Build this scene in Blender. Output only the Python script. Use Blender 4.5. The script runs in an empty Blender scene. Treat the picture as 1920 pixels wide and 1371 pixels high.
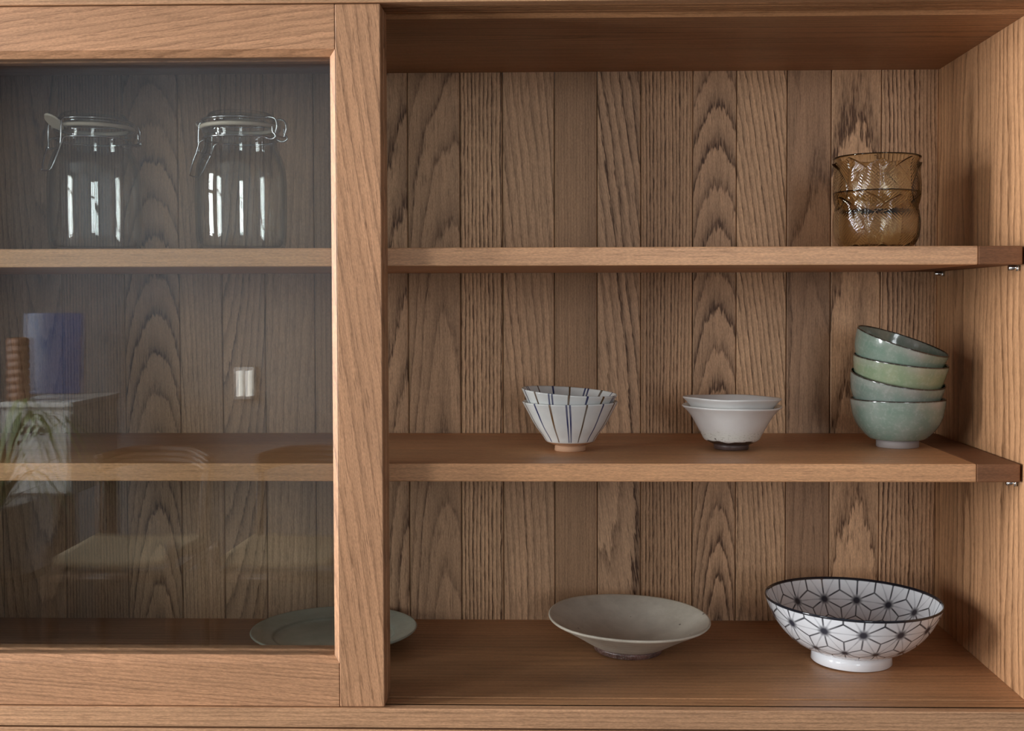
import bpy, bmesh, math, random
import numpy as np
from mathutils import Vector, Matrix, Euler

# ---------------------------------------------------------------- camera, light, exposure
SC = bpy.context.scene
COL = SC.collection
YAW, PITCH, ROLL = 0.0234, -0.0319, -0.0022
CAM_POS = Vector((0.0, -1.32, 1.28))


def make_camera():
    cy, sy, cp, sp = math.cos(YAW), math.sin(YAW), math.cos(PITCH), math.sin(PITCH)
    fwd = Vector((-sy * cp, cy * cp, sp))
    r = Vector((cy, sy, 0))
    u = r.cross(fwd)
    cr, sr = math.cos(ROLL), math.sin(ROLL)
    r2, u2 = r * cr + u * sr, u * cr - r * sr
    cam = bpy.data.cameras.new('camera')
    cam.sensor_fit = 'HORIZONTAL'
    cam.sensor_width = 36
    cam.lens = 2200 * 36 / 1920
    cam.shift_x = -57.24 / 1920
    cam.shift_y = -47.35 / 1920
    cam.clip_start = 0.05
    o = bpy.data.objects.new('camera', cam)
    COL.objects.link(o)
    m = Matrix((r2, u2, -fwd)).transposed().to_4x4()
    m.translation = CAM_POS
    o.matrix_world = m
    SC.camera = o


make_camera()
SC.view_settings.view_transform = 'Standard'
SC.view_settings.look = 'None'
SC.view_settings.gamma = 1
SC.view_settings.use_curve_mapping = False
SC.view_settings.exposure = 0.1
SC.cycles.use_denoising = True
SC.cycles.max_bounces = 14
SC.cycles.diffuse_bounces = 5
SC.cycles.transparent_max_bounces = 32
SC.cycles.transmission_bounces = 14
SC.cycles.caustics_reflective = False
SC.cycles.sample_clamp_indirect = 6

world = bpy.data.worlds.new('sky')
SC.world = world
world.use_nodes = True
world.node_tree.nodes['Background'].inputs[0].default_value = (0.75, 0.85, 1.0, 1)
world.node_tree.nodes['Background'].inputs[1].default_value = 1.0

DAY = (0.97, 0.985, 1.0)


def window_light(name, loc, rot, w, h, radiance, col=DAY):
    """daylight that comes in through a window opening"""
    l = bpy.data.lights.new(name, 'AREA')
    l.shape = 'RECTANGLE'
    l.size, l.size_y = w, h
    l.energy = radiance * math.pi * w * h
    l.color = col
    o = bpy.data.objects.new(name, l)
    COL.objects.link(o)
    o.location = loc
    o.rotation_euler = rot
    return o


RX, LX, BY, CZ = 2.4, -3.0, -4.3, 2.6          # room: right, left, far wall, ceiling
WALLY = 0.345                                  # wall the cabinet stands against
# openings: (wall, a0, a1, z0, z1)
WIN = [('left', -1.25, -0.25, 0.75, 2.15), ('left', -3.40, -2.30, 0.85, 2.25),
       ('far', 0.45, 1.25, 0.95, 2.2)]
window_light('daylight', (LX - 0.10, -0.75, 1.45), (0, -math.pi / 2, 0), 1.40, 1.00, 46)
window_light('daylight', (LX - 0.10, -2.85, 1.55), (0, -math.pi / 2, 0), 1.40, 1.10, 17)
window_light('daylight', (0.85, BY - 0.10, 1.575), (math.pi / 2, 0, 0), 0.80, 1.25, 12, (0.93, 0.97, 1.0))


# ---------------------------------------------------------------- node helpers
class NT:
    def __init__(self, name):
        self.m = bpy.data.materials.new(name)
        self.m.use_nodes = True
        self.t = self.m.node_tree
        self.t.nodes.clear()
        self.out = self.t.nodes.new('ShaderNodeOutputMaterial')

    def new(self, typ, **kw):
        n = self.t.nodes.new(typ)
        for k, v in kw.items():
            setattr(n, k, v)
        return n

    def link(self, a, b):
        self.t.links.new(a, b)

    def put(self, sock, v):
        if v is None:
            return
        if isinstance(v, bpy.types.NodeSocket):
            self.t.links.new(v, sock)
        else:
            sock.default_value = v

    def m2(self, op, a, b=None, c=None, clamp=False):
        n = self.new('ShaderNodeMath', operation=op, use_clamp=clamp)
        self.put(n.inputs[0], a)
        self.put(n.inputs[1], b)
        self.put(n.inputs[2], c)
        return n.outputs[0]

    def v2(self, op, a, b=None):
        n = self.new('ShaderNodeVectorMath', operation=op)
        self.put(n.inputs[0], a)
        if b is not None:
            self.put(n.inputs[1], b)
        return n.outputs['Value'] if op in ('DOT_PRODUCT', 'LENGTH') else n.outputs['Vector']

    def xyz(self, v):
        n = self.new('ShaderNodeSeparateXYZ')
        self.link(v, n.inputs[0])
        return n.outputs

    def comb(self, x, y, z):
        n = self.new('ShaderNodeCombineXYZ')
        self.put(n.inputs[0], x); self.put(n.inputs[1], y); self.put(n.inputs[2], z)
        return n.outputs[0]

    def noise(self, v, scale=1.0, detail=2.0, rough=0.5):
        n = self.new('ShaderNodeTexNoise')
        self.put(n.inputs['Vector'], v)
        n.inputs['Scale'].default_value = scale
        n.inputs['Detail'].default_value = detail
        n.inputs['Roughness'].default_value = rough
        return n.outputs[0]

    def ramp(self, v, a, b, c=0.0, d=1.0):
        n = self.new('ShaderNodeMapRange')
        self.put(n.inputs[0], v)
        for i, q in enumerate((a, b, c, d)):
            self.put(n.inputs[i + 1], q)
        return n.outputs[0]

    def mix(self, f, a, b, mode='MIX'):
        n = self.new('ShaderNodeMix', data_type='RGBA', blend_type=mode)
        self.put(n.inputs[0], f)
        self.put(n.inputs[6], a)
        self.put(n.inputs[7], b)
        return n.outputs[2]

    def attr(self, name, out='Vector'):
        n = self.new('ShaderNodeAttribute', attribute_name=name)
        return n.outputs[out]

    def obj(self):
        return self.new('ShaderNodeTexCoord').outputs['Object']

    def bump(self, h, strength=0.2, dist=0.001):
        n = self.new('ShaderNodeBump')
        n.inputs['Strength'].default_value = strength
        n.inputs['Distance'].default_value = dist
        self.link(h, n.inputs['Height'])
        return n.outputs[0]

    def principled(self, col, rough=0.5, **kw):
        n = self.new('ShaderNodeBsdfPrincipled')
        self.put(n.inputs['Base Color'], col)
        self.put(n.inputs['Roughness'], rough)
        for k, v in kw.items():
            self.put(n.inputs[k], v)
        self.link(n.outputs[0], self.out.inputs[0])
        return n


def c4(r, g, b):
    return (r, g, b, 1)


def srgb(r, g, b):
    def f(x):
        x /= 255
        return x / 12.92 if x < 0.04045 else ((x + 0.055) / 1.055) ** 2.4
    return (f(r), f(g), f(b), 1)


def wood_material(name, light, dark, rough=0.42, spec=0.35):
    """oak: growth rings cut by the board, porous dark early wood, fine pores"""
    n = NT(name)
    p = n.attr('wp')
    ca, cb, cc, wd = n.xyz(n.attr('wa')), n.xyz(n.attr('wb')), n.attr('wc'), n.xyz(n.attr('wd'))
    cu, cv, tilt = ca[0], ca[1], ca[2]
    freq, contrast, seed = cb[0], cb[1], cb[2]
    warp, jag, sharp = wd[0], wd[1], wd[2]
    sv = n.comb(seed, n.m2('MULTIPLY', seed, 1.7), n.m2('MULTIPLY', seed, 2.3))

    def nz(sx, sy, sz, detail=2.0, rough_=0.5):
        return n.noise(n.v2('ADD', n.v2('MULTIPLY', p, (sx, sy, sz)), sv), 1.0, detail, rough_)
    w1 = n.m2('SUBTRACT', nz(13, 13, 2.2, 2.0), 0.5)
    w2 = n.m2('SUBTRACT', nz(230, 230, 34, 2.0, 0.6), 0.5)
    q = n.xyz(p)
    du = n.m2('SUBTRACT', q[0], cu)
    dv = n.m2('ADD', n.m2('ADD', q[1], cv), n.m2('MULTIPLY', q[2], tilt))
    r = n.m2('SQRT', n.m2('ADD', n.m2('MULTIPLY', du, du), n.m2('MULTIPLY', dv, dv)))
    ring = n.m2('ADD', n.m2('ADD', n.m2('MULTIPLY', r, freq), n.m2('MULTIPLY', w1, warp)), n.m2('MULTIPLY', w2, jag))
    fr = n.m2('FRACT', ring)
    line = n.m2('POWER', n.m2('SUBTRACT', 1.0, fr), sharp)
    # soften the hard side of the ring
    line = n.m2('MULTIPLY', line, n.ramp(fr, 0.0, 0.09))
    # each ring has a strength of its own
    rs = n.new('ShaderNodeTexWhiteNoise', noise_dimensions='1D')
    n.link(n.m2('ADD', n.m2('FLOOR', ring), seed), rs.inputs['W'])
    line = n.m2('MULTIPLY', line, n.ramp(rs.outputs[0], 0, 1, 0.65, 1.3))
    pore = nz(900, 900, 60, 1.0)
    line = n.m2('MULTIPLY', line, n.ramp(pore, 0.36, 0.62, 0.55, 1.25))
    dk = n.m2('MULTIPLY', line, contrast)
    speck = n.ramp(nz(760, 760, 42, 1.0), 0.58, 0.72, 0.0, 0.45)
    dk = n.m2('MAXIMUM', dk, n.m2('MULTIPLY', speck, n.ramp(contrast, 0, 1, 0.6, 1.1)), clamp=True)
    col = n.mix(dk, light, dark)
    fib = n.m2('MULTIPLY', n.ramp(nz(320, 320, 7, 2.0, 0.6), 0.25, 0.75, 0.84, 1.14), n.ramp(nz(1000, 1000, 260, 1.0), 0.3, 0.7, 0.86, 1.14))
    blot = n.ramp(nz(16, 16, 3.2, 2.0), 0.25, 0.75, 0.86, 1.13)
    fac = n.m2('MULTIPLY', fib, blot)
    col = n.mix(1.0, col, n.comb(fac, fac, fac), 'MULTIPLY')
    col = n.mix(1.0, col, cc, 'MULTIPLY')
    b = n.principled(col, rough)
    b.inputs['Specular IOR Level'].default_value = spec
    n.link(n.bump(n.m2('MULTIPLY', dk, -1.0), 0.25, 0.0006), b.inputs['Normal'])
    return n.m


OAK = wood_material('oak_oiled', c4(0.51, 0.28, 0.15), c4(0.13, 0.058, 0.025))
OAK_BACK = wood_material('oak_planks', c4(0.47, 0.295, 0.178), c4(0.070, 0.033, 0.016), 0.5, 0.25)
OAK_END = wood_material('oak_end_grain', c4(0.20, 0.095, 0.048), c4(0.13, 0.06, 0.03), 0.55, 0.2)


# ---------------------------------------------------------------- scene helpers
def tag(o, label=None, cat=None, group=None, kind=None):
    if label: o['label'] = label
    if cat: o['category'] = cat
    if group: o['group'] = group
    if kind: o['kind'] = kind
    return o


def empty(name, loc=(0, 0, 0), rot=(0, 0, 0)):
    o = bpy.data.objects.new(name, None)
    COL.objects.link(o)
    o.empty_display_size = 0.03
    o.location = loc
    o.rotation_euler = rot
    return o


def link_mesh(name, me, mat, parent=None, smooth=False):
    o = bpy.data.objects.new(name, me)
    COL.objects.link(o)
    if mat: me.materials.append(mat)
    if parent: o.parent = parent
    if smooth:
        me.polygons.foreach_set('use_smooth', [True] * len(me.polygons))
    return o


def bm_obj(name, bm, mat, parent=None, smooth=False):
    me = bpy.data.meshes.new(name)
    bmesh.ops.recalc_face_normals(bm, faces=bm.faces)
    bm.to_mesh(me)
    bm.free()
    return link_mesh(name, me, mat, parent, smooth)


def add_box(bm, x0, x1, y0, y1, z0, z1, bev=0.0, seg=1):
    v = [bm.verts.new(c) for c in ((x0, y0, z0), (x1, y0, z0), (x1, y1, z0), (x0, y1, z0),
                                   (x0, y0, z1), (x1, y0, z1), (x1, y1, z1), (x0, y1, z1))]
    fs = [bm.faces.new([v[i] for i in q]) for q in ((3, 2, 1, 0), (4, 5, 6, 7), (0, 1, 5, 4), (1, 2, 6, 5), (2, 3, 7, 6), (3, 0, 4, 7))]
    if bev:
        es = {e for f in fs for e in f.edges}
        bmesh.ops.bevel(bm, geom=list(es), offset=bev, segments=seg, profile=0.5, affect='EDGES')


def add_prism(bm, a, b):
    """two matching end polygons"""
    va = [bm.verts.new(p) for p in a]
    vb = [bm.verts.new(p) for p in b]
    k = len(a)
    bm.faces.new(va)
    bm.faces.new(vb[::-1])
    for i in range(k):
        bm.faces.new((va[i], vb[i], vb[(i + 1) % k], va[(i + 1) % k]))


def add_tube(bm, pts, rad, n=8, cap=True):
    pts = [Vector(p) for p in pts]
    rads = rad if isinstance(rad, (list, tuple)) else [rad] * len(pts)
    rings = []
    t0 = (pts[1] - pts[0]).normalized()
    up = Vector((0, 0, 1)) if abs(t0.z) < 0.9 else Vector((1, 0, 0))
    nrm = (up - t0 * up.dot(t0)).normalized()
    for i, p in enumerate(pts):
        t = (pts[min(i + 1, len(pts) - 1)] - pts[max(i - 1, 0)]).normalized()
        nrm = (nrm - t * nrm.dot(t)).normalized()
        b = t.cross(nrm)
        rings.append([bm.verts.new(p + (nrm * math.cos(2 * math.pi * k / n) + b * math.sin(2 * math.pi * k / n)) * rads[i]) for k in range(n)])
    for i in range(len(rings) - 1):
        for k in range(n):
            bm.faces.new((rings[i][k], rings[i][(k + 1) % n], rings[i + 1][(k + 1) % n], rings[i + 1][k]))
    if cap:
        bm.faces.new(rings[0][::-1])
        bm.faces.new(rings[-1])


def smooth_path(pts, sub=6):
    pts = [np.array(p, float) for p in pts]
    out = []
    for i in range(len(pts) - 1):
        p0, p1, p2, p3 = pts[max(i - 1, 0)], pts[i], pts[i + 1], pts[min(i + 2, len(pts) - 1)]
        for k in range(sub):
            t = k / sub
            out.append(0.5 * ((2 * p1) + (-p0 + p2) * t + (2 * p0 - 5 * p1 + 4 * p2 - p3) * t * t + (-p0 + 3 * p1 - 3 * p2 + p3) * t ** 3))
    out.append(pts[-1])
    return [tuple(p) for p in out]


SEED = [3.0]


def wood_attrs(me, sel, axis, p, base=None):
    """board coordinates (across, depth, along) and the board's own figure, per vertex.
    p: cu, cv, tilt, freq, contrast, tone, warp, jag, sharp, slant"""
    n = len(me.vertices)
    co = np.empty(n * 3); me.vertices.foreach_get('co', co); co = co.reshape(-1, 3)
    names = ('wp', 'wa', 'wb', 'wc', 'wd')
    arr = {}
    for a in names:
        at = me.attributes.get(a) or me.attributes.new(a, 'FLOAT_VECTOR', 'POINT')
        buf = np.empty(n * 3, dtype=np.float32); at.data.foreach_get('vector', buf)
        arr[a] = buf.reshape(-1, 3)
    idx = slice(None) if sel is None else sel
    c = co[idx] - (np.array(base) if base is not None else co[idx].mean(0))
    order = {'x': (2, 1, 0), 'y': (2, 0, 1), 'z': (0, 1, 2), 'xy': (1, 2, 0), 'zy': (1, 0, 2)}[axis]
    w = c[:, order].copy()
    w[:, 0] += p.get('slant', 0) * w[:, 2]
    SEED[0] += 7.31
    tone = p.get('tone', 1.0)
    tone = (tone,) * 3 if isinstance(tone, (int, float)) else tone
    arr['wp'][idx] = w
    arr['wa'][idx] = (p.get('cu', 0.2), p.get('cv', 0.02), p.get('tilt', 0.03))
    arr['wb'][idx] = (p.get('freq', 150), p.get('contrast', 0.7), p.get('seed', SEED[0]))
    arr['wc'][idx] = tone
    arr['wd'][idx] = (p.get('warp', 1.0), p.get('jag', 0.5), p.get('sharp', 3.0))
    for a in names:
        me.attributes[a].data.foreach_set('vector', arr[a].reshape(-1))


def wood_obj(name, bm, axis, p, parent, mat=None):
    o = bm_obj(name, bm, mat or OAK, parent)
    wood_attrs(o.data, None, axis, p)
    return o


def board(name, x, y, z, axis, p, parent, mat=None, bev=0.0012):
    bm = bmesh.new()
    add_box(bm, x[0], x[1], y[0], y[1], z[0], z[1], bev, 2)
    return wood_obj(name, bm, axis, p, parent, mat)


# ---------------------------------------------------------------- the room
def plain(name, col, rough=0.7, **kw):
    n = NT(name)
    n.principled(col, rough, **kw)
    return n.m


def wall_material(name, col):
    n = NT(name)
    f = n.ramp(n.noise(n.obj(), 3.0, 4), 0.3, 0.7, 0.95, 1.04)
    n.principled(n.mix(1.0, col, n.comb(f, f, f), 'MULTIPLY'), 0.85)
    return n.m


M_WALL = wall_material('painted_plaster', c4(0.265, 0.275, 0.295))
M_CEIL = wall_material('white_ceiling', c4(0.30, 0.295, 0.29))
M_WINF = plain('white_window_paint', c4(0.7, 0.7, 0.68), 0.4)


def wood_floor():
    n = NT('dark_floor_boards')
    v = n.obj()
    br = n.new('ShaderNodeTexBrick')
    n.link(v, br.inputs['Vector'])
    br.inputs['Scale'].default_value = 1.0
    br.inputs['Brick Width'].default_value = 1.4
    br.inputs['Row Height'].default_value = 0.14
    br.inputs['Mortar Size'].default_value = 0.002
    br.inputs['Color1'].default_value = c4(0.05, 0.032, 0.022)
    br.inputs['Color2'].default_value = c4(0.04, 0.026, 0.018)
    br.inputs['Mortar'].default_value = c4(0.02, 0.012, 0.008)
    f = n.ramp(n.noise(n.v2('MULTIPLY', v, (2.5, 40, 1)), 1.0, 3), 0.3, 0.7, 0.7, 1.2)
    n.principled(n.mix(1.0, br.outputs['Color'], n.comb(f, f, f), 'MULTIPLY'), 0.45)
    return n.m


def structure(name, bm, mat):
    o = bm_obj(name, bm, mat)
    tag(o, kind='structure')
    return o


def room():
    T = 0.15
    def slab(name, *b, mat=M_WALL):
        bm = bmesh.new(); add_box(bm, *b); structure(name, bm, mat)
    slab('floor', LX - T, RX + T, BY - T, WALLY + T, -0.1, 0.0, mat=wood_floor())
    slab('ceiling', LX - T, RX + T, BY - T, WALLY + T, CZ, CZ + 0.1, mat=M_CEIL)
    slab('wall_back', LX - T, RX + T, WALLY, WALLY + T, 0, CZ)
    slab('wall_right', RX, RX + T, BY, WALLY, 0, CZ)
    for wall, name in (('left', 'wall_left'), ('far', 'wall_front')):
        bm = bmesh.new()
        ws = sorted([w for w in WIN if w[0] == wall], key=lambda w: w[1])
        lo, hi = (BY, WALLY) if wall == 'left' else (LX - T, RX + T)
        def seg(a0, a1, z0, z1):
            if a1 - a0 < 1e-4 or z1 - z0 < 1e-4: return
            if wall == 'left': add_box(bm, LX - T, LX, a0, a1, z0, z1)
            else: add_box(bm, a0, a1, BY - T, BY, z0, z1)
        cur = lo
        for w in ws:
            seg(cur, w[1], 0, CZ); seg(w[1], w[2], 0, w[3]); seg(w[1], w[2], w[4], CZ); cur = w[2]
        seg(cur, hi, 0, CZ)
        structure(name, bm, M_WALL)
    for i, (wall, a0, a1, z0, z1) in enumerate(WIN):
        bm = bmesh.new()
        def bar(p0, p1, q0, q1, d=0.05):
            if wall == 'left': add_box(bm, LX - 0.08, LX - 0.08 + d, p0, p1, q0, q1, 0.003)
            else: add_box(bm, p0, p1, BY - 0.08, BY - 0.08 + d, q0, q1, 0.003)
        f = 0.05
        bar(a0, a0 + f, z0, z1); bar(a1 - f, a1, z0, z1)
        bar(a0 + f, a1 - f, z0, z0 + f); bar(a0 + f, a1 - f, z1 - f, z1)
        mid = (a0 + a1) / 2
        bar(mid - 0.03, mid + 0.03, z0 + f, z1 - f)
        zt = z0 + (z1 - z0) * 0.68
        bar(a0 + f, mid - 0.03, zt - 0.015, zt + 0.015, 0.04); bar(mid + 0.03, a1 - f, zt - 0.015, zt + 0.015, 0.04)
        structure('window_%d' % (i + 1), bm, M_WINF)


room()

# ---------------------------------------------------------------- cabinet
XL, XR, YB = -0.93, 0.507, 0.3137
ZF, ZC = 0.8352, 1.599
YFRONT = -0.050

cab = empty('display_cabinet', (-0.21, 0.15, 0.812))
tag(cab, 'oiled oak wall cabinet with plank back, two shelves and glazed sliding doors', 'cabinet')
sideboard = empty('sideboard', (-0.21, 0.15, 0.0))
tag(sideboard, 'oak base unit under the display cabinet, only its top edge showing', 'sideboard')


def attach(o, root):
    """parent keeping the mesh where it is"""
    o.parent = root
    o.matrix_parent_inverse = Matrix.Translation(-Vector(root.location))
    return o


def cboard(name, x, y, z, axis, p, mat=None, root=cab, bev=0.0012):
    return attach(board(name, x, y, z, axis, p, None, mat, bev), root)


PLANKS = [  # left edge x, figure
    (-0.930, dict(cu=-0.2, freq=190, contrast=0.8, cv=0.0, tilt=0.02)),
    (-0.872, dict(cu=0.0, cv=0.06, tilt=0.10, freq=120, contrast=0.7)),
    (-0.8035, dict(cu=0.02, cv=0.05, tilt=-0.07, freq=150, contrast=0.7, tone=0.95)),
    (-0.714, dict(cu=0.15, cv=0.01, tilt=0.03, freq=230, contrast=0.95, tone=0.9)),
    (-0.6252, dict(cu=0.005, cv=0.07, tilt=0.11, freq=170, contrast=0.95)),
    (-0.5474, dict(cu=-0.05, cv=0.03, tilt=0.05, freq=190, contrast=0.6, tone=1.02)),
    (-0.487, dict(cu=-0.045, cv=0.05, tilt=-0.12, freq=140, contrast=0.85)),
    (-0.4268, dict(cu=0.10, cv=0.10, tilt=0.05, freq=130, contrast=0.55, tone=0.97)),
    (-0.3569, dict(cu=-0.2, cv=0.0, tilt=0.0, freq=160, contrast=0.45)),
    (-0.290, dict(cu=0.034, cv=0.045, tilt=0.13, freq=70, contrast=1.0, tone=(1.0, 0.95, 0.9), warp=1.6)),
    (-0.2254, dict(cu=0.022, cv=0.055, tilt=0.085, freq=100, contrast=0.8, tone=(0.90, 0.86, 0.82), warp=3.6, jag=0.35, sharp=3.4)),
    (-0.1523, dict(cu=-0.12, cv=0.0, tilt=0.05, freq=185, contrast=1.1, tone=(1.25, 1.2, 1.12), warp=3.4, jag=0.55, sharp=1.5)),
    (-0.0931, dict(cu=-0.13, cv=0.03, tilt=0.12, freq=105, slant=0.04, contrast=0.75, tone=(1.08, 1.03, 0.98), warp=2.2, jag=0.5, sharp=2.6)),
    (-0.0213, dict(cu=-0.4, cv=0.0, tilt=0.0, freq=240, contrast=0.35, tone=(0.80, 0.74, 0.68), warp=0.8, jag=1.4, sharp=1.5)),
    (0.0381, dict(cu=-0.055, cv=0.03, tilt=-0.105, freq=85, slant=0.13, contrast=1.1, tone=(1.18, 1.15, 1.12), warp=1.9, jag=0.75, sharp=2.4)),
    (0.0985, dict(cu=-0.20, cv=0.0, tilt=0.03, freq=200, contrast=1.0, tone=(1.22, 1.15, 1.05), warp=2.6, jag=0.6, sharp=1.5)),
    (0.1702, dict(cu=0.006, cv=0.055, tilt=0.115, freq=160, contrast=1.1, tone=(1.06, 1.0, 0.94), warp=1.0, jag=0.6, sharp=2.6)),
    (0.2307, dict(cu=-0.075, cv=0.01, tilt=0.12, freq=145, slant=0.09, contrast=0.9, tone=(1.2, 1.15, 1.07), warp=1.2, jag=0.6, sharp=2.2)),
    (0.3000, dict(cu=0.004, cv=0.03, tilt=0.07, freq=60, contrast=0.8, tone=(0.74, 0.68, 0.64), warp=4.0, jag=0.3, sharp=4.0)),
    (0.3606, dict(cu=-0.004, cv=0.08, tilt=0.06, freq=100, contrast=1.15, tone=(1.2, 1.14, 1.06), warp=2.4, jag=0.7, sharp=2.4)),
    (0.4293, dict(cu=-0.15, cv=0.0, tilt=0.035, freq=170, contrast=1.15, tone=(1.2, 1.13, 1.05), warp=4.0, jag=0.6, sharp=1.6)),
    (0.5075, None)]


def build_back():
    bm = bmesh.new()
    ranges = []
    for i in range(len(PLANKS) - 1):
        a = len(bm.verts)
        add_box(bm, PLANKS[i][0] + 0.0004, PLANKS[i + 1][0] - 0.0004, YB, YB + 0.014, ZF - 0.012, ZC + 0.012, 0.0012, 1)
        ranges.append((a, len(bm.verts)))
    bm.verts.index_update()
    # bevel replaces vertices: sort them out again by position
    o = bm_obj('back_panel', bm, OAK_BACK)
    me = o.data
    co = np.empty(len(me.vertices) * 3); me.vertices.foreach_get('co', co); co = co.reshape(-1, 3)
    for i in range(len(PLANKS) - 1):
        x0, x1 = PLANKS[i][0], PLANKS[i + 1][0]
        sel = np.where((co[:, 0] > x0) & (co[:, 0] < x1))[0]
        wood_attrs(me, sel, 'z', PLANKS[i][1], base=((x0 + x1) / 2, YB, 1.2))
    attach(o, cab)


build_back()


def build_cabinet():
    # sides, top and bottom boards
    pr = dict(cu=0.05, cv=0.04, tilt=0.035, freq=62, contrast=0.9, warp=5.0, jag=0.45, sharp=2.4, tone=(0.94, 0.92, 0.86))
    cboard('side_panel', (XR, XR + 0.022), (YFRONT, YB + 0.014), (0.8125, 1.645), 'zy', pr)
    cboard('side_panel', (XL - 0.022, XL), (YFRONT, YB + 0.014), (0.8125, 1.645), 'zy', dict(pr, seed=11))
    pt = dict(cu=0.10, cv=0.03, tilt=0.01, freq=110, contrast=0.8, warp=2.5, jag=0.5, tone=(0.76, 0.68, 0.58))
    # top: the front strip carries two thin door grooves, the soffit steps down behind them
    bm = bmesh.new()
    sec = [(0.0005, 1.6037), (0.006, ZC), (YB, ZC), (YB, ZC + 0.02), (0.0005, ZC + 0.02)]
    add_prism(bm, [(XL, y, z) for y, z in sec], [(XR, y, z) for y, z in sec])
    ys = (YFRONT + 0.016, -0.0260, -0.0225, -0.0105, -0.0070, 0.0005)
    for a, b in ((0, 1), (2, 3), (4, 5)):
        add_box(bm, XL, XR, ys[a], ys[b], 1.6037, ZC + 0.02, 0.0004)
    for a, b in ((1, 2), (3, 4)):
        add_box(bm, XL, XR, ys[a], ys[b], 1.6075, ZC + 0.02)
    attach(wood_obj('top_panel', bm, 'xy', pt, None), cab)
    cboard('top_rail', (XL, XR), (YFRONT, YFRONT + 0.0159), (1.6040, 1.645), 'x', dict(cu=0.1, cv=0.03, tilt=0.02, freq=120, contrast=0.45))
    # floor board with two thin door grooves
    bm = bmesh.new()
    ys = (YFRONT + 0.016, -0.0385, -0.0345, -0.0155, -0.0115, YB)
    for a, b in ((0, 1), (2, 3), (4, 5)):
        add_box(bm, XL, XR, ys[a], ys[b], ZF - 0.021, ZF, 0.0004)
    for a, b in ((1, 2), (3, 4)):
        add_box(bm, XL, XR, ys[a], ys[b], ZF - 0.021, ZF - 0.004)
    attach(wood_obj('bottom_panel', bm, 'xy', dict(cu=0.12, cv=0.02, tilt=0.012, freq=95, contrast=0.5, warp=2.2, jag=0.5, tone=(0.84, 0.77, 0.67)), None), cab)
    cboard('bottom_rail', (XL, XR), (YFRONT, YFRONT + 0.0159), (0.8135, ZF), 'x', dict(cu=0.13, cv=0.02, tilt=0.02, freq=210, contrast=0.55, warp=1.2, jag=0.6))
    # sideboard below
    cboard('top_board', (XL - 0.022, XR + 0.022), (YFRONT + 0.0005, YB + 0.014), (0.78, 0.8115), 'x', dict(cu=0.13, cv=0.02, tilt=0.02, freq=170, contrast=0.5), root=sideboard)
    bm = bmesh.new()
    add_box(bm, XL - 0.02, XR + 0.02, YFRONT + 0.02, YB + 0.012, 0.06, 0.78, 0.002)
    attach(wood_obj('carcass', bm, 'x', dict(cu=0.1, cv=0.03, tilt=0.02, freq=120, contrast=0.45), None), sideboard)
    w = (XR - XL + 0.04) / 3
    for i in range(3):
        x0 = XL - 0.02 + i * w
        d = cboard('cupboard_door', (x0 + 0.002, x0 + w - 0.002), (YFRONT + 0.001, YFRONT + 0.0195), (0.08, 0.777), 'z', dict(cu=0.05, cv=0.06, tilt=0.06, freq=120, contrast=0.5), root=sideboard)
        k = board('door_knob', (x0 + w * 0.85, x0 + w * 0.85 + 0.02), (YFRONT - 0.02, YFRONT + 0.001), (0.5, 0.52), 'z', dict(cu=0.1), None, bev=0.006)
        k.parent = d
    for sx in (XL, XR - 0.05):
        for sy in (0.0, 0.25):
            cboard('leg', (sx, sx + 0.05), (sy, sy + 0.05), (0.0, 0.062), 'z', dict(cu=0.1), root=sideboard)


build_cabinet()

M_PIN = plain('polished_steel', c4(0.75, 0.75, 0.74), 0.2, Metallic=1.0)


def shelf(z0, z1, p_front, x_end, tone):
    s = cboard('shelf', (XL + 0.003, x_end), (0.0, YB - 0.002), (z0, z1), 'xy', p_front, bev=0.0013)
    # breadboard end that shows end grain on the front
    e = board('end_cap', (x_end, XR - 0.003), (0.0, YB - 0.002), (z0, z1), 'x',
              dict(cu=0.03, cv=0.02, tilt=0.0, freq=260, contrast=0.5, warp=1.0, jag=0.6, tone=tone), None, OAK_END, 0.0013)
    e.parent = s
    tag(e, 'darker end grain cap')
    # steel supports under the right end
    for y in (0.018, 0.285):
        bm = bmesh.new()
        add_tube(bm, [(XR + 0.004, y, z0 - 0.0032), (XR - 0.012, y, z0 - 0.0032)], 0.003, 12)
        add_box(bm, XR - 0.004, XR - 0.001, y - 0.004, y + 0.004, z0 - 0.007, z0 - 0.0004, 0.0008)
        o = attach(bm_obj('shelf_pin', bm, M_PIN, None, True), cab)
        tag(o, 'steel shelf pin')
    return s


shelf(1.0778, 1.0984, dict(cu=0.14, cv=0.03, tilt=0.012, freq=170, contrast=0.42, warp=1.5, jag=0.6, tone=(1.10, 1.02, 0.90)), 0.4552, (1.0, 0.95, 0.9))
shelf(1.3215, 1.3424, dict(cu=0.17, cv=0.03, tilt=0.012, freq=170, contrast=0.34, warp=1.5, jag=0.6, tone=(1.22, 1.20, 1.17)), 0.4546, (1.0, 0.95, 0.9))


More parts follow.
